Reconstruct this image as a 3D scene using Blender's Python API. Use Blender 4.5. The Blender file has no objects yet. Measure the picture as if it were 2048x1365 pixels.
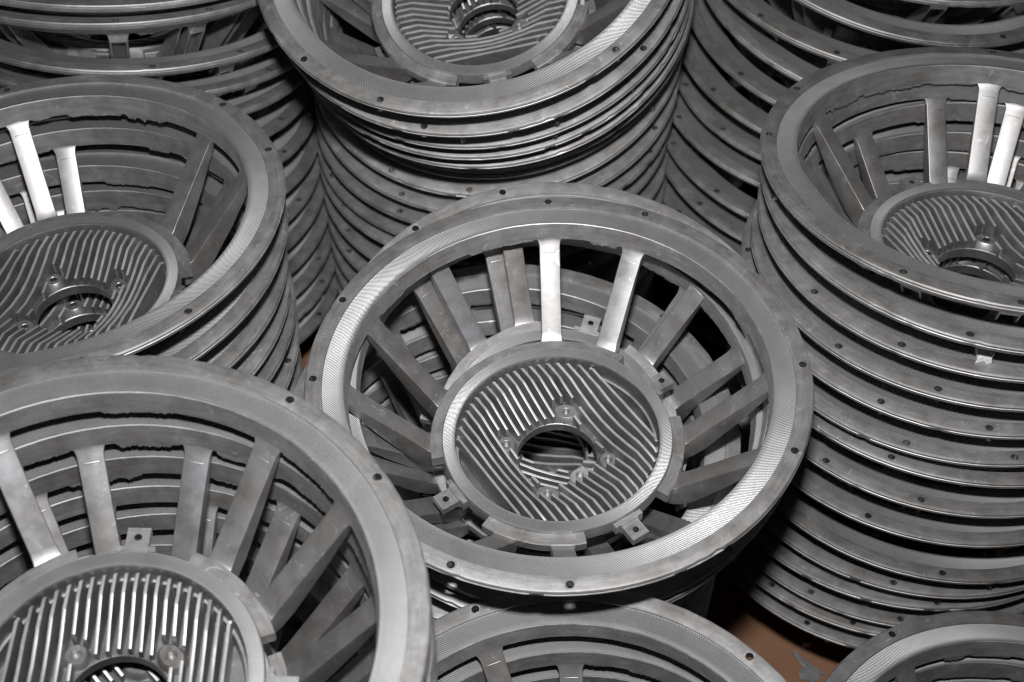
import bpy, bmesh, math, random
from mathutils import Vector, Matrix

# ---------------------------------------------------------------- camera, world, light
S = 0.2                 # outer radius of one casting, metres
FLOOR = -6.7            # floor level below the camera, in casting radii
scene = bpy.context.scene
col = scene.collection
CAM_Z = -FLOOR * S
cam_data = bpy.data.cameras.new("camera")
cam_data.lens = 50.0
cam_data.sensor_width = 36.0
cam_data.clip_start = 0.02
cam_data.clip_end = 60.0
cam = bpy.data.objects.new("camera", cam_data)
col.objects.link(cam)
cam.location = (0, 0, CAM_Z)
cam.rotation_euler = (math.radians(90) - math.atan2(0.714, 0.70), 0, 0)
scene.camera = cam
cam_data.dof.use_dof = True
cam_data.dof.focus_distance = 5.75 * S
cam_data.dof.aperture_fstop = 7.1

world = bpy.data.worlds.new("World")
scene.world = world
world.use_nodes = True
bg = world.node_tree.nodes["Background"]
bg.inputs[0].default_value = (0.92, 0.96, 1.0, 1)
bg.inputs[1].default_value = 0.004

# the camera's own flash, a hand's breadth above the lens
flash = bpy.data.lights.new("camera_flash", 'AREA')
flash.shape = 'RECTANGLE'
flash.size = 0.075
flash.size_y = 0.05
flash.energy = 5.7
flash.color = (1.0, 0.985, 0.97)
fo = bpy.data.objects.new("camera_flash", flash)
col.objects.link(fo)
fo.location = (0.0, 0.152, CAM_Z + 0.149)
fo.rotation_euler = (math.radians(90 - 52), 0, 0)
flash.spread = math.radians(88)

scene.view_settings.view_transform = 'Standard'
scene.view_settings.look = 'None'
scene.view_settings.exposure = 0.0
scene.view_settings.gamma = 1.0
scene.render.engine = 'CYCLES'
scene.cycles.max_bounces = 5
scene.cycles.diffuse_bounces = 2
scene.cycles.glossy_bounces = 3
scene.cycles.filter_width = 1.1
scene.cycles.use_denoising = True
scene.cycles.denoiser = 'OPENIMAGEDENOISE'
scene.cycles.denoising_input_passes = 'RGB_ALBEDO_NORMAL'
scene.cycles.denoising_prefilter = 'ACCURATE'
scene.cycles.sample_clamp_indirect = 4.0

random.seed(11)
PI = math.pi


# ---------------------------------------------------------------- materials
def new_mat(name):
    m = bpy.data.materials.new(name)
    m.use_nodes = True
    nt = m.node_tree
    return m, nt, nt.nodes["Principled BSDF"]


def node(nt, kind, **props):
    n = nt.nodes.new(kind)
    for k, v in props.items():
        setattr(n, k, v)
    return n


def coords(nt, shift=7.0):
    """object coordinates, moved by a per-object random amount so copies differ"""
    tc = node(nt, 'ShaderNodeTexCoord')
    oi = node(nt, 'ShaderNodeObjectInfo')
    mul = node(nt, 'ShaderNodeMath', operation='MULTIPLY')
    mul.inputs[1].default_value = shift
    nt.links.new(oi.outputs['Random'], mul.inputs[0])
    add = node(nt, 'ShaderNodeVectorMath', operation='ADD')
    nt.links.new(tc.outputs['Object'], add.inputs[0])
    nt.links.new(mul.outputs[0], add.inputs[1])
    return add.outputs[0], oi.outputs['Random']


def noise(nt, vec, scale, detail=4.0, rough=0.55, dist=0.0):
    n = node(nt, 'ShaderNodeTexNoise')
    n.inputs['Scale'].default_value = scale
    n.inputs['Detail'].default_value = detail
    n.inputs['Roughness'].default_value = rough
    n.inputs['Distortion'].default_value = dist
    nt.links.new(vec, n.inputs['Vector'])
    return n.outputs['Fac']


def ramp(nt, fac, stops):
    r = node(nt, 'ShaderNodeValToRGB')
    el = r.color_ramp.elements
    while len(el) > 1:
        el.remove(el[-1])
    el[0].position, c = stops[0]
    el[0].color = c if len(c) == 4 else (*c, 1)
    for p, c in stops[1:]:
        e = el.new(p)
        e.color = c if len(c) == 4 else (*c, 1)
    nt.links.new(fac, r.inputs[0])
    return r.outputs['Color']


def maprange(nt, fac, a, b, lo, hi):
    m = node(nt, 'ShaderNodeMapRange')
    m.inputs['From Min'].default_value = a
    m.inputs['From Max'].default_value = b
    m.inputs['To Min'].default_value = lo
    m.inputs['To Max'].default_value = hi
    nt.links.new(fac, m.inputs['Value'])
    return m.outputs['Result']


def mix(nt, fac, a, b):
    m = node(nt, 'ShaderNodeMix', data_type='RGBA')
    nt.links.new(fac, m.inputs['Factor'])
    nt.links.new(a, m.inputs['A'])
    nt.links.new(b, m.inputs['B'])
    return m.outputs['Result']


def cast_material(name, lo, hi, r_lo, r_hi, metallic, bump, streak, drag_amt=0.0):
    m, nt, b = new_mat(name)
    vec, rnd = coords(nt)
    big = noise(nt, vec, 14, 4, 0.55)
    mid = noise(nt, vec, 60, 5, 0.62, 0.2)
    soft = noise(nt, vec, 120, 1.5, 0.5)
    fine = noise(nt, vec, 380, 1, 0.5)
    base = ramp(nt, big, [(0.30, lo), (0.70, hi)])
    stain = ramp(nt, mid, [(0.34, (0.84, 0.83, 0.82)), (0.52, (1, 1, 1)), (0.70, (1.14, 1.15, 1.17))])
    mm = node(nt, 'ShaderNodeMix', data_type='RGBA', blend_type='MULTIPLY')
    mm.inputs['Factor'].default_value = 0.9
    nt.links.new(base, mm.inputs['A'])
    nt.links.new(stain, mm.inputs['B'])
    colr = mm.outputs['Result']
    # fine drag marks running round the axis
    tc2 = node(nt, 'ShaderNodeTexCoord')
    sep = node(nt, 'ShaderNodeSeparateXYZ')
    nt.links.new(tc2.outputs['Object'], sep.inputs[0])
    ang = node(nt, 'ShaderNodeMath', operation='ARCTAN2')
    nt.links.new(sep.outputs['Y'], ang.inputs[0])
    nt.links.new(sep.outputs['X'], ang.inputs[1])
    rad = node(nt, 'ShaderNodeVectorMath', operation='LENGTH')
    nt.links.new(tc2.outputs['Object'], rad.inputs[0])
    cmb = node(nt, 'ShaderNodeCombineXYZ')
    for src, k, dst in ((rad.outputs['Value'], 420.0, 'X'), (ang.outputs[0], 5.0, 'Y'), (rnd, 31.0, 'Z')):
        mu = node(nt, 'ShaderNodeMath', operation='MULTIPLY')
        mu.inputs[1].default_value = k
        nt.links.new(src, mu.inputs[0])
        nt.links.new(mu.outputs[0], cmb.inputs[dst])
    drag = noise(nt, cmb.outputs[0], 1.0, 4, 0.6)
    dm = node(nt, 'ShaderNodeMix', data_type='RGBA', blend_type='MULTIPLY')
    dm.inputs['Factor'].default_value = drag_amt
    nt.links.new(colr, dm.inputs['A'])
    nt.links.new(ramp(nt, drag, [(0.30, (0.72, 0.72, 0.72)), (0.5, (1, 1, 1)), (0.68, (1.25, 1.25, 1.26))]), dm.inputs['B'])
    colr = dm.outputs['Result']
    # scuffs: short pale rubbed marks
    sc = node(nt, 'ShaderNodeMapping')
    sc.inputs['Scale'].default_value = streak
    nt.links.new(vec, sc.inputs['Vector'])
    scf = noise(nt, sc.outputs[0], 60, 4, 0.7, 2.5)
    scm = maprange(nt, scf, 0.60, 0.72, 0.0, 0.55)
    white = node(nt, 'ShaderNodeRGB')
    white.outputs[0].default_value = (0.80, 0.81, 0.82, 1)
    colr = mix(nt, scm, colr, white.outputs[0])
    # each casting a touch lighter or darker
    hv = node(nt, 'ShaderNodeHueSaturation')
    nt.links.new(maprange(nt, rnd, 0, 1, 0.86, 1.10), hv.inputs['Value'])
    nt.links.new(colr, hv.inputs['Color'])
    nt.links.new(hv.outputs[0], b.inputs['Base Color'])
    nt.links.new(maprange(nt, mid, 0.3, 0.7, r_lo, r_hi), b.inputs['Roughness'])
    b.inputs['Metallic'].default_value = metallic
    bm1 = node(nt, 'ShaderNodeBump')
    bm1.inputs['Strength'].default_value = bump
    bm1.inputs['Distance'].default_value = 0.0006
    nt.links.new(soft, bm1.inputs['Height'])
    bm2 = node(nt, 'ShaderNodeBump')
    bm2.inputs['Strength'].default_value = bump * 0.25
    bm2.inputs['Distance'].default_value = 0.00012
    nt.links.new(fine, bm2.inputs['Height'])
    nt.links.new(bm1.outputs[0], bm2.inputs['Normal'])
    nt.links.new(bm2.outputs[0], b.inputs['Normal'])
    return m


M_CAST = cast_material("cast_aluminium", (0.345, 0.337, 0.33), (0.435, 0.439, 0.45), 0.54, 0.64, 0.83, 0.30, (1, 1, 1), 0.55)
M_SPOKE = cast_material("cast_spoke_aluminium", (0.32, 0.302, 0.288), (0.41, 0.42, 0.443), 0.42, 0.52, 0.80, 0.10, (1, 1, 0.35))
M_FIN = cast_material("cast_fin_aluminium", (0.32, 0.32, 0.325), (0.42, 0.425, 0.44), 0.40, 0.50, 0.85, 0.12, (1, 1, 1))
M_FINTOP = cast_material("rubbed_fin_edge_aluminium", (0.46, 0.46, 0.465), (0.56, 0.565, 0.57), 0.42, 0.52, 0.55, 0.10, (1, 1, 1))
M_PLATE = cast_material("cast_plate_aluminium", (0.28, 0.28, 0.285), (0.38, 0.385, 0.40), 0.40, 0.50, 0.86, 0.20, (1, 1, 1))


def machined_material():
    m, nt, b = new_mat("machined_aluminium")
    vec, rnd = coords(nt)
    big = noise(nt, vec, 30, 4, 0.6, 0.4)
    fine = noise(nt, vec, 700, 2, 0.5)
    nt.links.new(ramp(nt, big, [(0.3, (0.31, 0.31, 0.318)), (0.7, (0.38, 0.38, 0.39))]), b.inputs['Base Color'])
    nt.links.new(maprange(nt, fine, 0.3, 0.7, 0.54, 0.64), b.inputs['Roughness'])
    b.inputs['Metallic'].default_value = 0.78
    return m


M_MACH = machined_material()


def drilled_material():
    m, nt, b = new_mat("drilled_bare_metal")
    vec, rnd = coords(nt)
    n = noise(nt, vec, 500, 2, 0.5)
    nt.links.new(ramp(nt, n, [(0.3, (0.30, 0.30, 0.30)), (0.7, (0.45, 0.45, 0.45))]), b.inputs['Base Color'])
    b.inputs['Roughness'].default_value = 0.42
    b.inputs['Metallic'].default_value = 1.0
    return m


M_DRILL = drilled_material()


def cardboard_material():
    m, nt, b = new_mat("brown_cardboard")
    tc = node(nt, 'ShaderNodeTexCoord')
    v = tc.outputs['Object']
    n1 = noise(nt, v, 6, 5, 0.6)
    n2 = noise(nt, v, 420, 3, 0.6)
    mp = node(nt, 'ShaderNodeMapping')
    mp.inputs['Scale'].default_value = (1, 0.06, 1)
    nt.links.new(v, mp.inputs['Vector'])
    flute = noise(nt, mp.outputs[0], 160, 2, 0.5)
    c = ramp(nt, n1, [(0.3, (0.21, 0.105, 0.058)), (0.7, (0.28, 0.145, 0.085))])
    c2 = ramp(nt, n2, [(0.3, (0.88, 0.88, 0.88)), (0.7, (1.06, 1.06, 1.06))])
    mm = node(nt, 'ShaderNodeMix', data_type='RGBA', blend_type='MULTIPLY')
    mm.inputs['Factor'].default_value = 0.8
    nt.links.new(c, mm.inputs['A'])
    nt.links.new(c2, mm.inputs['B'])
    nt.links.new(mm.outputs['Result'], b.inputs['Base Color'])
    b.inputs['Roughness'].default_value = 0.9
    bp = node(nt, 'ShaderNodeBump')
    bp.inputs['Strength'].default_value = 0.3
    bp.inputs['Distance'].default_value = 0.0006
    nt.links.new(flute, bp.inputs['Height'])
    nt.links.new(bp.outputs[0], b.inputs['Normal'])
    return m


def plain_material(name, c, rough, metallic=0.0):
    m, nt, b = new_mat(name)
    vec, rnd = coords(nt)
    n = noise(nt, vec, 160, 5, 0.65)
    nt.links.new(ramp(nt, n, [(0.3, tuple(0.72 * k for k in c)), (0.7, c)]), b.inputs['Base Color'])
    b.inputs['Roughness'].default_value = rough
    b.inputs['Metallic'].default_value = metallic
    bp = node(nt, 'ShaderNodeBump')
    bp.inputs['Strength'].default_value = 0.5
    bp.inputs['Distance'].default_value = 0.0008
    nt.links.new(n, bp.inputs['Height'])
    nt.links.new(bp.outputs[0], b.inputs['Normal'])
    return m


M_CARD = cardboard_material()
M_FLAKE = plain_material("torn_grey_foil", (0.30, 0.30, 0.31), 0.6, 0.5)
M_FOAM = plain_material("pale_foil_crumb", (0.78, 0.78, 0.80), 0.75)
M_PAPER = plain_material("pale_paper", (0.62, 0.60, 0.56), 0.9)

# ---------------------------------------------------------------- the parts of one casting (meshes in metres, z up)
BASE = 0.615            # the mounting face lies this far (in radii) above the casting's lowest point


def finish(bm, name, mat, sharp=30.0, smooth=True):
    bmesh.ops.recalc_face_normals(bm, faces=bm.faces)
    me = bpy.data.meshes.new(name)
    bm.to_mesh(me)
    bm.free()
    me.materials.append(mat)
    if smooth:
        me.polygons.foreach_set('use_smooth', [True] * len(me.polygons))
        me.set_sharp_from_angle(angle=math.radians(sharp))
    return me


def lathe(profile, nseg, wob=0.0, seed=0):
    """closed (r, z) profile turned round z; wob = slight casting unevenness"""
    rnd = random.Random(seed)
    ph = [(rnd.uniform(0, 6.28), rnd.randint(2, 9), rnd.uniform(0.3, 1)) for _ in range(5)]
    bm = bmesh.new()
    rings = []
    for k in range(nseg):
        a = 2 * PI * k / nseg
        ca, sa = math.cos(a), math.sin(a)
        w = wob * sum(m * math.sin(f * a + p) for p, f, m in ph) / 3 + wob * 0.5 * rnd.uniform(-1, 1)
        nick = rnd.uniform(0.0015, 0.005) if wob > 0.001 and rnd.random() < 0.07 else 0.0
        q = rnd.randint(0, 1)
        rings.append([bm.verts.new(((r + w - (nick if r > 0.99 and (z < -0.017) == bool(q) else 0)) * S * ca, (r + w - (nick if r > 0.99 and (z < -0.017) == bool(q) else 0)) * S * sa, (z + BASE + w * 0.3) * S)) for r, z in profile])
    n = len(profile)
    for k in range(nseg):
        A, B = rings[k], rings[(k + 1) % nseg]
        for i in range(n):
            j = (i + 1) % n
            bm.faces.new((A[i], B[i], B[j], A[j]))
    return bm


def cut(me, cutters, name):
    """subtract a list of cylinders (x, y, z_low, z_high, radius), in radii"""
    bm = bmesh.new()
    for x, y, z0, zc, r in cutters:
        rows = []
        for rr, zz in ((r, z0), (r, zc + 0.02)):
            rows.append([bm.verts.new(((x + rr * math.cos(2 * PI * k / 18)) * S, (y + rr * math.sin(2 * PI * k / 18)) * S, (zz + BASE) * S)) for k in range(18)])
        bm.faces.new(rows[0][::-1])
        bm.faces.new(rows[-1])
        for A, B in zip(rows, rows[1:]):
            for k in range(18):
                bm.faces.new((A[k], A[(k + 1) % 18], B[(k + 1) % 18], B[k]))
    cm = bpy.data.meshes.new("cutter")
    cm.materials.append(M_DRILL)
    bm.to_mesh(cm)
    bm.free()
    co = bpy.data.objects.new("cutter", cm)
    to = bpy.data.objects.new("target", me)
    col.objects.link(co)
    col.objects.link(to)
    md = to.modifiers.new("cut", 'BOOLEAN')
    md.operation = 'DIFFERENCE'
    md.solver = 'EXACT'
    md.material_mode = 'TRANSFER'
    md.object = co
    dg = bpy.context.evaluated_depsgraph_get()
    out = bpy.data.meshes.new_from_object(to.evaluated_get(dg))
    bpy.data.objects.remove(to)
    bpy.data.objects.remove(co)
    out.name = name
    out.polygons.foreach_set('use_smooth', [True] * len(out.polygons))
    out.set_sharp_from_angle(angle=math.radians(30))
    return out


PAIR = 12.8             # the eight bolt holes and spokes stand in four pairs, +-12.8 degrees
HOLE_ANGLES = [90 * q + s * PAIR for q in range(4) for s in (-1, 1)]
LUGS = (45, -45, -135)


def rim_mesh(seed):
    prof = [(0.935, 0.0), (0.990, 0.0), (0.9965, -0.002), (1.0, -0.0075), (1.0, -0.015), (1.003, -0.0175), (1.0, -0.020), (0.999, -0.030),
            (0.9955, -0.0355), (0.990, -0.038), (0.893, -0.040), (0.884, -0.046), (0.868, -0.100), (0.863, -0.106), (0.842, -0.106),
            (0.838, -0.102), (0.846, -0.018), (0.8495, -0.0145), (0.933, -0.0145), (0.935, -0.0125)]
    me = finish(lathe(prof, 240, 0.0011, seed), "rim", M_CAST)
    cyl = [(0.968 * math.cos(math.radians(a)), 0.968 * math.sin(math.radians(a)), -0.06, 0.0, 0.0155) for a in HOLE_ANGLES]
    return cut(me, cyl, "rim")


def ridged_ring(r0, r1, z, count, sweep, amp, drop, name):
    """a faced ring: every tool mark is a ridge; marks sweep round as they go inwards"""
    bm = bmesh.new()
    rows = []
    radii = [r0, r0 + 0.25 * (r1 - r0), r0 + 0.6 * (r1 - r0), r1 - 0.003, r1]
    for i, r in enumerate(radii):
        t = (r1 - r) / (r1 - r0)
        row = []
        for k in range(2 * count):
            a = PI * k / count - sweep * (t ** 1.15)
            h = amp * (1 if k % 2 else -1) * (0.25 if i in (0, 4) else 1)
            zz = z + h - (drop if i == 4 else 0)
            row.append(bm.verts.new((r * S * math.cos(a), r * S * math.sin(a), (zz + BASE) * S)))
        rows.append(row)
    for A, B in zip(rows, rows[1:]):
        for k in range(2 * count):
            j = (k + 1) % (2 * count)
            bm.faces.new((A[k], B[k], B[j], A[j]))
    me = finish(bm, name, M_MACH, smooth=False)
    return me


def z_fin(r):
    return -0.437 if r > 0.335 else -0.437 - (0.335 - r) * 0.50


def z_plate(r):
    return -0.560


def hub_mesh():
    prof = [(0.428, -0.4175), (0.4265, -0.425), (0.423, -0.545), (0.414, -0.558), (0.30, -0.560), (0.173, -0.5605), (0.169, -0.564),
            (0.169, -0.606), (0.173, -0.611), (0.30, -0.604), (0.395, -0.600), (0.405, -0.590), (0.415, -0.498), (0.468, -0.492), (0.480, -0.484),
            (0.4835, -0.425), (0.480, -0.4175)]
    bm = lathe(prof, 160, 0.0006, 3)
    # the rough flange outside the faced ring, open at the three lugs
    for a0, a1 in ((-114, -67), (-23, 23), (67, 203)):
        n = int((a1 - a0) / 3)
        sec = []
        for k in range(n + 1):
            a = math.radians(a0 + (a1 - a0) * k / n)
            ca, sa = math.cos(a), math.sin(a)
            w = random.uniform(-1, 1) * 0.0012
            sec.append([bm.verts.new((r * S * ca, r * S * sa, (z + BASE) * S)) for r, z in
                        ((0.476, -0.4285), (0.529 + w, -0.4295), (0.533 + w, -0.434), (0.533 + w, -0.474), (0.527, -0.480), (0.476, -0.480))])
        for A, B in zip(sec, sec[1:]):
            for i in range(6):
                j = (i + 1) % 6
                bm.faces.new((A[i], B[i], B[j], A[j]))
        bm.faces.new(sec[0])
        bm.faces.new(sec[-1][::-1])
    me = finish(bm, "hub", M_CAST)
    me.materials.append(M_PLATE)
    for p in me.polygons:
        c = p.center
        if math.hypot(c.x, c.y) < 0.4262 * S and c.z > (BASE - 0.608) * S:
            p.material_index = 1
    return me


def box_bm(bm, x0, x1, y0, y1, z0, z1):
    vs = [bm.verts.new((x * S, y * S, (z + BASE) * S)) for z in (z0, z1) for x, y in ((x0, y0), (x1, y0), (x1, y1), (x0, y1))]
    for f in ((3, 2, 1, 0), (4, 5, 6, 7), (0, 1, 5, 4), (1, 2, 6, 5), (2, 3, 7, 6), (3, 0, 4, 7)):
        bm.faces.new([vs[i] for i in f])
    return vs


def lug_mesh():
    """screw lug on the +x side: shoulder against the hub and a drilled tab"""
    bm = bmesh.new()
    box_bm(bm, 0.484, 0.506, -0.066, -0.041, -0.470, -0.424)
    box_bm(bm, 0.484, 0.506, 0.041, 0.066, -0.470, -0.424)
    box_bm(bm, 0.482, 0.510, -0.041, 0.041, -0.482, -0.428)
    # drilled tab
    x0, x1, y0, y1, zt, zb, hx, hr = 0.508, 0.586, -0.039, 0.039, -0.436, -0.470, 0.548, 0.0135
    sq, n = [], 5
    for i in range(n): sq.append((x1, y0 + (y1 - y0) * i / n))
    for i in range(n): sq.append((x1 - (x1 - x0) * i / n, y1))
    for i in range(n): sq.append((x0, y1 - (y1 - y0) * i / n))
    for i in range(n): sq.append((x0 + (x1 - x0) * i / n, y0))
    ring = []
    for x, y in sq:
        a = math.atan2(y, x - hx)
        ring.append((hx + hr * math.cos(a), hr * math.sin(a)))
    V = lambda pts, z: [bm.verts.new((x * S, y * S, (z + BASE) * S)) for x, y in pts]
    ot, ob, it, ib = V(sq, zt), V(sq, zb), V(ring, zt), V(ring, zb)
    m = len(sq)
    for i in range(m):
        j = (i + 1) % m
        bm.faces.new((ot[i], ot[j], it[j], it[i]))
        bm.faces.new((ob[j], ob[i], ib[i], ib[j]))
        bm.faces.new((ot[j], ot[i], ob[i], ob[j]))
        bm.faces.new((it[i], it[j], ib[j], ib[i])).material_index = 1
    me = finish(bm, "lug", M_CAST)
    me.materials.append(M_DRILL)
    return me


def boss_mesh(sx, sy):
    """spot-faced pad on the +x side at radius 0.216 with a blind screw hole"""
    bm = bmesh.new()
    prof = [(0.0, -0.598), (0.0165, -0.598), (0.0165, -0.533), (0.019, -0.5305), (0.034, -0.5305), (0.0375, -0.534), (0.044, -0.554), (0.049, -0.566)]
    n = 28
    rows = []
    for k in range(n):
        a = 2 * PI * k / n
        row = []
        for i, (r, z) in enumerate(prof):
            ex, ey = (sx, sy) if i > 3 else (1, 1)
            row.append(bm.verts.new(((0.219 + r * ex * math.cos(a)) * S, r * ey * math.sin(a) * S, (z + BASE) * S)))
        rows.append(row)
    for k in range(n):
        A, B = rows[k], rows[(k + 1) % n]
        for i in range(len(prof) - 1):
            bm.faces.new((A[i], A[i + 1], B[i + 1], B[i])).material_index = 1 if i < 2 else 0
    bmesh.ops.remove_doubles(bm, verts=bm.verts, dist=1e-7)
    me = finish(bm, "boss", M_SPOKE)
    me.materials.append(M_DRILL)
    return me


BOSS = [(0.219 * math.cos(PI / 2 * q), 0.219 * math.sin(PI / 2 * q)) for q in range(4)]


def fin_meshes():
    """twenty straight fins at 135 degrees, broken by the bore and by the pads"""
    out = []
    d = Vector((math.cos(math.radians(135)), math.sin(math.radians(135))))
    nrm = Vector((-d.y, d.x))
    for i in range(20):
        off = (i - 9.5) * 0.036
        half = math.sqrt(0.419 ** 2 - off ** 2)
        n = int(2 * half / 0.006)
        run, runs = [], []
        for k in range(n + 1):
            s = -half + 2 * half * k / n
            p = d * s + nrm * off
            ok = p.length > 0.1705
            for q, (bx, by) in enumerate(BOSS):
                wide = 0.057 if q % 2 else 0.043
                ox, oy = p.x - bx, p.y - by
                rad, tan = (oy, ox) if q % 2 else (ox, oy)
                if (rad / 0.041) ** 2 + (tan / wide) ** 2 < 1:
                    ok = False
            if ok:
                run.append(s)
            elif run:
                runs.append(run)
                run = []
        if run:
            runs.append(run)
        for run in runs:
            if run[-1] - run[0] < 0.03:
                continue
            keep = [run[0], run[-1]]
            for rk in (0.411, 0.335):
                if rk > abs(off):
                    sk = math.sqrt(rk * rk - off * off)
                    keep += [q for q in (-sk - 0.004, -sk + 0.004, sk - 0.004, sk + 0.004) if run[0] + 0.008 < q < run[-1] - 0.008]
            span = run[-1] - run[0]
            for a in range(1, int(span / 0.09) + 1):
                q = run[0] + span * a / (int(span / 0.09) + 1)
                if min(abs(q - k) for k in keep) > 0.02:
                    keep.append(q)
            keep.sort()
            bm = bmesh.new()
            sec = []
            for s in keep:
                p = d * s + nrm * off
                r = p.length
                jit = random.uniform(-1, 1)
                zt = z_fin(r) + 0.0010 * random.uniform(-1, 1)
                if r > 0.4115:
                    zt -= 0.012
                zb = z_plate(r) - 0.012
                wt, wb = 0.0064, 0.0084
                row = []
                for w, z in ((-wb, zb), (-wt, zt - 0.004), (-wt * 0.80, zt - 0.0010), (0, zt), (wt * 0.80, zt - 0.0010), (wt, zt - 0.004), (wb, zb)):
                    q = p + nrm * (w + 0.0006 * jit)
                    row.append(bm.verts.new((q.x * S, q.y * S, (z + BASE) * S)))
                sec.append(row)
            for A, B in zip(sec, sec[1:]):
                for a in range(6):
                    bm.faces.new((A[a], B[a], B[a + 1], A[a + 1])).material_index = 1 if a in (1, 2, 3, 4) else 0
            bm.faces.new(sec[0])
            bm.faces.new(sec[-1][::-1])
            me = finish(bm, "fin", M_FIN, sharp=40)
            me.materials.append(M_FINTOP)
            out.append(me)
    return out


def spoke_mesh(seed):
    """one spoke on the +x side: sloping bar with cast fillets at rim and hub, hollowed on its outer face"""
    rnd = random.Random(seed)
    bm = bmesh.new()
    secs = [  # front r, z, half width; back r, z, half width
        (0.8420, -0.088, 0.066, 0.8560, -0.096, 0.060),
        (0.8375, -0.099, 0.058, 0.8530, -0.112, 0.052),
        (0.8300, -0.109, 0.0505, 0.8500, -0.132, 0.045),
        (0.8180, -0.122, 0.0465, 0.8460, -0.152, 0.042),
        (0.7000, -0.256, 0.0450, 0.7440, -0.318, 0.0405),
        (0.5650, -0.408, 0.0450, 0.6200, -0.492, 0.0400),
        (0.5420, -0.433, 0.0480, 0.5700, -0.540, 0.0410),
        (0.5250, -0.4420, 0.0530, 0.5350, -0.560, 0.0410),
        (0.4860, -0.4435, 0.0560, 0.4860, -0.562, 0.0410)]
    rows = []
    for fr, fz, fw_, br, bz, bw in secs:
        j = rnd.uniform(-0.0008, 0.0008)
        rows.append([bm.verts.new((x * S, y * S, (z + BASE) * S)) for x, y, z in
                     ((fr, -fw_ + j, fz), (fr, fw_ + j, fz), (br, bw + j, bz), (br, -bw + j, bz))])
    backs, longe = [], []
    for A, B in zip(rows, rows[1:]):
        for i in range(4):
            j = (i + 1) % 4
            f = bm.faces.new((A[i], B[i], B[j], A[j]))
            if i == 2:
                backs.append(f)
    bm.faces.new(rows[0][::-1])
    bm.faces.new(rows[-1])
    bmesh.ops.recalc_face_normals(bm, faces=bm.faces)
    hollow = backs[3:6]
    bmesh.ops.inset_region(bm, faces=hollow, thickness=0.013 * S, depth=0.0)
    bmesh.ops.inset_region(bm, faces=hollow, thickness=0.004 * S, depth=-0.045 * S)
    ed = [e for e in bm.edges if e.is_manifold and e.calc_face_angle(0) > 0.6]
    bmesh.ops.bevel(bm, geom=ed, offset=0.0055 * S, segments=3, profile=0.5, affect='EDGES', clamp_overlap=True)
    return finish(bm, "spoke", M_SPOKE, sharp=50)


def burr_mesh(seed):
    """ragged casting flash left along the lower edge of the rim's inner wall, between the spokes"""
    rnd = random.Random(seed)
    bm = bmesh.new()
    spans = []
    ha = sorted(a % 360 for a in HOLE_ANGLES)
    for a, b in zip(ha, ha[1:] + [ha[0] + 360]):
        s, e = a + 4.5, b - 4.5
        while s < e - 4:
            ln = rnd.uniform(6, 24)
            if rnd.random() < 0.45:
                spans.append((s, min(e, s + ln)))
            s += ln + rnd.uniform(0.5, 5)
    for a0, a1 in spans:
        n = max(4, int((a1 - a0) / 0.38))
        dep = rnd.choice((0.003, 0.006, 0.010, 0.018))
        hang = 0.0
        sec = []
        for k in range(n + 1):
            a = math.radians(a0 + (a1 - a0) * k / n)
            env = min(1, k / 2.0, (n - k) / 2.0)
            hang = 0.68 * hang + 0.32 * dep * rnd.choice((0.1, 0.5, 0.9, 1.2, 1.9)) * rnd.uniform(0.6, 1.2)
            dd = (0.003 + hang) * (0.15 + 0.85 * env)
            curl = rnd.uniform(-0.002, 0.0015)
            ca, sa = math.cos(a), math.sin(a)
            sec.append([bm.verts.new((r * S * ca, r * S * sa, (z + BASE) * S)) for r, z in
                        ((0.8400, -0.096), (0.8375 - curl, -0.103 - dd * 0.5), (0.8380 - curl, -0.104 - dd), (0.8415 - curl, -0.104 - dd), (0.852, -0.102))])
        for A, B in zip(sec, sec[1:]):
            for i in range(4):
                bm.faces.new((A[i], B[i], B[i + 1], A[i + 1]))
    return finish(bm, "casting_flash", M_CAST, sharp=50)


RIMS = [rim_mesh(s) for s in (1, 2, 3, 4, 5)]
FACE = ridged_ring(0.849, 0.934, -0.0115, 640, 0.062, 0.0010, 0.0, "machined_face")
HUB = hub_mesh()
HUBFACE = ridged_ring(0.4282, 0.479, -0.4150, 400, 0.040, 0.0010, 0.0, "machined_face")
LUG = lug_mesh()
BOSSES = [boss_mesh(1.0, 1.0), boss_mesh(1.0, 1.35)]
FINS = fin_meshes()
SPOKES = [spoke_mesh(s) for s in (1, 2, 3)]
BURRS = [burr_mesh(s) for s in range(4, 13)]


def child(name, me, parent, rz=0.0):
    o = bpy.data.objects.new(name, me)
    col.objects.link(o)
    o.parent = parent
    o.rotation_euler = (0, 0, rz)
    return o


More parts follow.
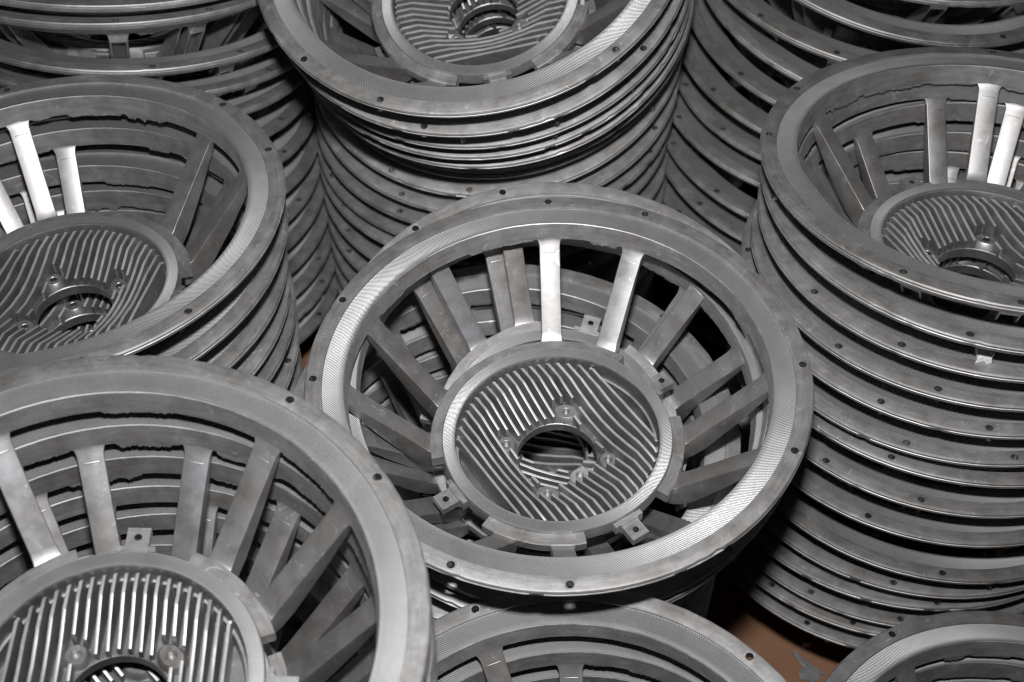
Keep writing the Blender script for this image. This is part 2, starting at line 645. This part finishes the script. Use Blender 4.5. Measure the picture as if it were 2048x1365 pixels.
def cast_wheel(x, f, h, nx, nf, psi, label, group, detail, var):
    """one casting; (x, f, h) is the centre of its top face in radii from the camera, n its axis"""
    n = Vector((nx, nf, math.sqrt(1 - nx * nx - nf * nf)))
    e1 = Vector((1, 0, 0)) - n * n.x
    e1.normalize()
    e2 = n.cross(e1)
    c = Vector((x * S, f * S, (h - FLOOR) * S)) - n * (BASE * S)
    rot = Matrix((e1, e2, n)).transposed().to_4x4() @ Matrix.Rotation(math.radians(psi), 4, 'Z')
    root = bpy.data.objects.new("cast_wheel", None)
    root.empty_display_size = 0.02
    col.objects.link(root)
    root.matrix_world = Matrix.Translation(c) @ rot
    root['label'] = label
    root['category'] = "cast wheel"
    root['group'] = group
    rim = child("rim", RIMS[var % 5], root)
    child("machined_face", FACE, rim)
    child("casting_flash", BURRS[var % 9], rim, PI / 2 * (var % 4))['kind'] = "stuff"
    for k, a in enumerate(HOLE_ANGLES):
        child("spoke", SPOKES[(k + var) % 3], root, math.radians(a))
    hub = child("hub", HUB, root)
    child("machined_face", HUBFACE, hub)
    for a in LUGS:
        child("lug", LUG, hub, math.radians(a))
    if detail:
        for q in range(4):
            child("boss", BOSSES[q % 2], hub, PI / 2 * q)
        for me in FINS:
            child("fin", me, hub)
    return root


# ---------------------------------------------------------------- where the castings stand
STACKS = {
    'C': [
        (0.181, 3.847, -4.096, -0.018, -0.064, -11.5),
        (0.209, 3.985, -4.289, 0.026, -0.257, 27.8),
        (0.172, 3.988, -4.388, 0.017, -0.236, 120.2),
        (-0.000, 4.100, -4.720, 0.010, -0.060, 30.0),
        (-0.004, 4.104, -4.890, 0.000, 0.000, -58.0),
        (-0.008, 4.108, -5.060, 0.000, 0.000, 273.9),
        (-0.012, 4.112, -5.230, 0.000, 0.000, 46.2),
        (-0.016, 4.116, -5.400, 0.000, 0.000, 81.7),
        (-0.020, 4.120, -5.570, 0.000, 0.000, 127.5),
        (-0.024, 4.124, -5.740, 0.000, 0.000, 239.4),
        (-0.028, 4.128, -5.910, 0.000, 0.000, -32.5),
    ],
    'L': [
        (-1.934, 4.463, -3.784, -0.040, 0.034, -54.8),
        (-1.950, 4.490, -4.002, -0.047, 0.015, 113.3),
        (-1.977, 4.484, -4.190, -0.016, 0.047, 125.0),
        (-1.980, 4.481, -4.357, -0.036, 0.029, 30.0),
        (-1.968, 4.485, -4.483, -0.040, 0.031, -60.0),
        (-1.974, 4.483, -4.673, -0.041, 0.031, 163.2),
        (-1.985, 4.479, -4.876, -0.041, 0.029, 93.5),
        (-1.985, 4.479, -5.054, -0.020, 0.020, 61.4),
        (-1.985, 4.479, -5.232, -0.020, 0.020, 132.0),
        (-1.985, 4.479, -5.410, -0.020, 0.020, 251.9),
        (-1.985, 4.479, -5.588, -0.020, 0.020, 172.3),
        (-1.985, 4.479, -5.766, -0.020, 0.020, 68.7),
        (-1.985, 4.479, -5.944, -0.020, 0.020, 162.1),
    ],
    'R': [
        (2.032, 4.625, -3.662, 0.013, 0.108, 155.5),
        (2.056, 4.644, -3.822, 0.015, 0.044, -8.0),
        (2.065, 4.653, -3.962, -0.029, 0.031, 42.5),
        (2.055, 4.658, -4.134, -0.030, 0.037, 53.8),
        (2.030, 4.672, -4.286, -0.023, 0.009, -20.6),
        (2.024, 4.678, -4.473, -0.027, 0.015, -11.7),
        (2.031, 4.662, -4.643, 0.023, 0.069, 49.6),
        (2.032, 4.671, -4.838, 0.021, 0.048, -30.4),
        (2.035, 4.664, -5.058, 0.015, 0.069, 48.0),
        (2.040, 4.661, -5.333, 0.046, 0.075, 5.7),
        (2.032, 4.690, -5.461, -0.006, 0.046, -4.4),
        (1.995, 4.706, -5.623, -0.007, 0.083, 101.1),
        (2.004, 4.711, -5.789, -0.015, 0.086, -23.0),
        (1.980, 4.721, -5.935, 0.008, 0.115, -33.4),
        (1.991, 4.729, -6.087, 0.011, 0.110, -20.6),
    ],
    'T': [
        (-0.202, 5.858, -3.322, -0.112, -0.305, 55.0),
        (-0.167, 5.940, -3.482, -0.117, -0.315, -26.0),
        (-0.141, 6.056, -3.638, -0.105, -0.319, 8.1),
        (-0.125, 6.120, -3.745, -0.108, -0.325, 212.4),
        (-0.105, 6.190, -3.850, -0.108, -0.330, -6.0),
        (-0.085, 6.310, -3.965, -0.108, -0.335, -26.2),
        (-0.085, 6.430, -4.100, -0.108, -0.335, 217.6),
        (-0.090, 6.470, -4.300, -0.100, -0.270, 159.8),
        (-0.090, 6.500, -4.520, -0.080, -0.180, -16.9),
        (-0.100, 6.520, -4.710, -0.070, -0.110, 162.6),
        (-0.110, 6.550, -4.890, -0.060, -0.070, 11.4),
        (-0.106, 6.546, -5.062, -0.020, -0.010, 224.7),
        (-0.102, 6.542, -5.234, -0.020, -0.010, 109.8),
        (-0.098, 6.538, -5.406, -0.020, -0.010, 43.8),
        (-0.094, 6.534, -5.578, -0.020, -0.010, 227.9),
        (-0.090, 6.530, -5.750, -0.020, -0.010, 209.4),
        (-0.086, 6.526, -5.922, -0.020, -0.010, 283.6),
    ],
    'U': [
        (-2.006, 6.446, -3.655, 0.060, 0.205, 50.0),
        (-2.024, 6.440, -3.751, 0.054, 0.211, 27.1),
        (-1.965, 6.461, -3.959, 0.068, 0.159, 210.5),
        (-2.005, 6.464, -4.126, 0.099, 0.179, 133.3),
        (-2.043, 6.460, -4.291, 0.083, 0.161, 101.7),
        (-2.101, 6.451, -4.492, 0.107, 0.172, 234.6),
        (-2.099, 6.452, -4.707, 0.079, 0.137, 258.6),
        (-2.097, 6.453, -4.923, 0.051, 0.102, 31.0),
        (-2.103, 6.450, -5.105, 0.031, 0.034, 147.7),
        (-2.093, 6.450, -5.277, 0.020, 0.020, 132.8),
        (-2.083, 6.450, -5.449, 0.020, 0.020, 311.4),
        (-2.073, 6.450, -5.621, 0.020, 0.020, 178.1),
        (-2.063, 6.450, -5.793, 0.020, 0.020, 177.3),
        (-2.053, 6.450, -5.965, 0.020, 0.020, 55.1),
    ],
    'V': [
        (2.040, 6.650, -3.500, 0.060, -0.050, 101.4),
        (2.003, 6.670, -3.683, 0.128, -0.100, 303.1),
        (1.958, 6.666, -3.934, 0.103, -0.023, 53.0),
        (1.969, 6.663, -4.115, 0.142, -0.065, 181.4),
        (1.931, 6.674, -4.304, 0.124, -0.051, 140.7),
        (1.892, 6.684, -4.494, 0.107, -0.037, 197.5),
        (1.908, 6.691, -4.650, 0.033, -0.003, 23.4),
        (1.843, 6.702, -4.818, 0.069, -0.003, 185.3),
        (1.825, 6.701, -5.034, 0.112, -0.044, 210.2),
        (1.818, 6.705, -5.177, 0.100, -0.070, 204.3),
        (1.808, 6.705, -5.342, 0.050, -0.020, 221.1),
        (1.798, 6.705, -5.507, 0.050, -0.020, 193.5),
        (1.788, 6.705, -5.672, 0.050, -0.020, -2.3),
        (1.778, 6.705, -5.837, 0.050, -0.020, 164.3),
        (1.768, 6.705, -6.002, 0.050, -0.020, 176.7),
    ],
    'B': [
        (-1.239, 2.337, -3.536, 0.060, -0.073, 135.9),
        (-1.237, 2.350, -3.707, 0.048, -0.061, 2.0),
        (-1.236, 2.362, -3.878, 0.036, -0.049, 134.0),
        (-1.248, 2.375, -4.050, 0.024, -0.037, 4.0),
        (-1.251, 2.388, -4.221, 0.012, -0.025, 46.0),
        (-1.311, 2.386, -4.391, 0.000, 0.000, 181.6),
        (-1.371, 2.384, -4.561, 0.000, 0.000, 62.9),
        (-1.431, 2.382, -4.731, 0.000, 0.000, 219.4),
        (-1.491, 2.380, -4.901, 0.000, 0.000, 250.5),
        (-1.551, 2.378, -5.071, 0.000, 0.000, 19.8),
        (-1.611, 2.376, -5.241, 0.000, 0.000, 240.5),
        (-1.671, 2.374, -5.411, 0.000, 0.000, 252.2),
        (-1.731, 2.372, -5.581, 0.000, 0.000, 199.8),
        (-1.791, 2.370, -5.751, 0.000, 0.000, -27.4),
        (-1.851, 2.368, -5.921, 0.000, 0.000, 281.2),
    ],
    'BC': [
        (0.158, 2.115, -4.614, -0.132, -0.122, 30.8),
        (0.200, 2.111, -4.777, -0.103, -0.093, 101.8),
        (0.232, 2.120, -4.941, -0.073, -0.063, 43.8),
        (0.264, 2.128, -5.104, -0.042, -0.033, 59.9),
        (0.264, 2.118, -5.272, 0.000, 0.000, 55.0),
        (0.264, 2.108, -5.440, 0.000, 0.000, 88.4),
        (0.264, 2.098, -5.608, 0.000, 0.000, -7.6),
        (0.264, 2.088, -5.776, 0.000, 0.000, 169.2),
        (0.264, 2.078, -5.944, 0.000, 0.000, 8.1),
    ],
    'BR': [
        (2.090, 2.500, -5.188, 0.089, 0.055, 42.2),
        (2.076, 2.491, -5.352, 0.074, 0.043, 135.1),
        (2.061, 2.482, -5.516, 0.059, 0.031, 310.7),
        (2.046, 2.473, -5.680, 0.044, 0.019, 303.0),
    ],
}

PLACE = {
    'C': "the tilted middle pile",
    'L': "the left edge stack",
    'R': "the tall right stack",
    'T': "the leaning top centre stack",
    'U': "the dark top left stack",
    'V': "the dark top right stack",
    'B': "the near bottom left stack",
    'BC': "the low bottom centre stack",
    'BR': "the low bottom right stack",
}
GROUP = {
    'C': "castings in the middle pile", 'L': "castings in the left stack", 'R': "castings in the tall right stack",
    'T': "castings in the top centre stack", 'U': "castings in the top left stack", 'V': "castings in the top right stack",
    'B': "castings in the near left stack", 'BC': "castings in the bottom centre stack", 'BR': "castings in the bottom right stack",
}
TOP_LABEL = {
    'C': "whole spoked cast wheel with finned hub, tilted on top of the middle pile",
    'L': "topmost cast wheel of the left stack, two spokes lit white, finned hub half hidden",
    'R': "topmost cast wheel of the tall right stack, its hub cut by the photo edge",
    'T': "topmost cast wheel of the top centre stack, hub fins running nearly level",
    'U': "topmost dark cast wheel at top left, only its near rim in view",
    'V': "topmost dark cast wheel at the top right corner, only its near rim in view",
    'B': "large blurred cast wheel on top of the near left stack, fins pointing upwards",
    'BC': "topmost cast wheel of the low bottom centre stack, tucked under the middle pile",
    'BR': "topmost cast wheel of the low bottom right stack, only its far rim in view",
}
ORD = ["", "second", "third", "fourth", "fifth", "sixth", "seventh", "eighth", "ninth", "tenth", "eleventh", "twelfth",
       "thirteenth", "fourteenth", "fifteenth", "sixteenth", "seventeenth", "eighteenth"]
var = 0
for key, rows in STACKS.items():
    for i, (x, f, h, nx, nf, psi) in enumerate(rows):
        if i == 0:
            label = TOP_LABEL[key]
        else:
            label = "%s cast wheel down from the top in %s" % (ORD[i], PLACE[key])
        if key == 'R' and i == 2:
            label = "third cast wheel down in the tall right stack, a pale crumb on its flange"
        cast_wheel(x, f, h, nx, nf, psi, label, GROUP[key], detail=(i < (6 if key == 'C' else 4)), var=var)
        var += 1


# ---------------------------------------------------------------- floor and scraps
def simple(name, bm, mat, smooth=False):
    me = finish(bm, name, mat, smooth=smooth)
    o = bpy.data.objects.new(name, me)
    col.objects.link(o)
    return o


bm = bmesh.new()
vs = [bm.verts.new(p) for p in ((-6, -5, 0), (6, -5, 0), (6, 9, 0), (-6, 9, 0))]
bm.faces.new(vs)
floor = simple("cardboard_floor", bm, M_CARD)
floor['kind'] = "structure"


def at_floor(px, py, z=0.0):
    """the floor point (metres) under a pixel of the 2048 x 1365 photograph"""
    F = 50 / 36 * 2048
    dx, dy = (px - 1024) / F, -(py - 682.5) / F
    d = Vector((dx, 0.714 * dy + 0.70, 0.70 * dy - 0.714))
    t = (z - CAM_Z) / d.z
    return Vector((0, 0, CAM_Z)) + d * t


def ragged(name, centre, outline, thick, mat, seed, lift=0.0):
    rnd = random.Random(seed)
    bm = bmesh.new()
    top, bot = [], []
    n = len(outline)
    for (x, y) in outline:
        zz = lift + rnd.uniform(0, 0.5) * thick
        top.append(bm.verts.new((x, y, zz + thick)))
        bot.append(bm.verts.new((x * 0.97, y * 0.97, lift)))
    cx = sum(p[0] for p in outline) / n
    cy = sum(p[1] for p in outline) / n
    ct = bm.verts.new((cx, cy, lift + 1.6 * thick))
    cb = bm.verts.new((cx, cy, lift))
    for i in range(n):
        j = (i + 1) % n
        bm.faces.new((top[i], top[j], ct))
        bm.faces.new((bot[j], bot[i], cb))
        bm.faces.new((top[j], top[i], bot[i], bot[j]))
    o = simple(name, bm, mat)
    o.location = centre
    return o


c = at_floor(1618, 1335)
pix = [(1582, 1304), (1592, 1306), (1604, 1318), (1618, 1328), (1632, 1338), (1648, 1350), (1651, 1353), (1640, 1353), (1636, 1363), (1624, 1368), (1615, 1364),
       (1600, 1362), (1596, 1350), (1600, 1340), (1608, 1344), (1603, 1334), (1592, 1320)]
o = ragged("torn_flake", c, [tuple((at_floor(*p) - c)[:2]) for p in pix], 0.0015, M_FLAKE, 3, 0.001)
o['label'] = "torn dark grey flake lying on the brown cardboard floor"
o['category'] = "scrap"

c = at_floor(664, 452)
pix = [(657, 420), (668, 424), (672, 446), (669, 470), (662, 480), (657, 462), (655, 440)]
o = ragged("paper_scrap", c, [tuple((at_floor(*p) - c)[:2]) for p in pix], 0.001, M_PAPER, 8, 0.001)
o['label'] = "small pale paper scrap on the floor between the left stacks"
o['category'] = "scrap"

# the pale crumb on the third casting of the right stack
x, f, h, nx, nf, psi = STACKS['R'][2]
n3 = Vector((nx, nf, math.sqrt(1 - nx * nx - nf * nf)))
F = 50 / 36 * 2048


def on_plane(px, py, lift):
    dx, dy = (px - 1024) / F, -(py - 682.5) / F
    d = Vector((dx, 0.714 * dy + 0.70, 0.70 * dy - 0.714))
    p0 = Vector((x, f, h)) + n3 * lift
    return d * (p0.dot(n3) / d.dot(n3))


rnd = random.Random(2)
bm = bmesh.new()
pix = [(1949, 700), (1960, 699), (1975, 703), (1990, 709), (1985, 718), (1983, 726), (1973, 729), (1968, 722), (1960, 725), (1950, 727), (1953, 716)]
low = [on_plane(px, py, 0.001) for px, py in pix]
mid = sum(low, Vector()) / len(low)
top = [mid + (p - mid) * 0.9 + n3 * rnd.uniform(0.010, 0.026) for p in low]
org = Vector((mid.x * S, mid.y * S, (mid.z - FLOOR) * S))
lv = [bm.verts.new((p - mid) * S) for p in low]
tv = [bm.verts.new((p - mid) * S) for p in top]
cv = bm.verts.new(n3 * 0.024 * S)
n = len(pix)
for i in range(n):
    j = (i + 1) % n
    bm.faces.new((lv[i], lv[j], tv[j], tv[i]))
    bm.faces.new((tv[i], tv[j], cv))
bm.faces.new(lv[::-1])
o = simple("crumb", bm, M_FOAM)
o.location = org
o['label'] = "pale ragged crumb lying on a rim of the tall right stack"
o['category'] = "crumb"
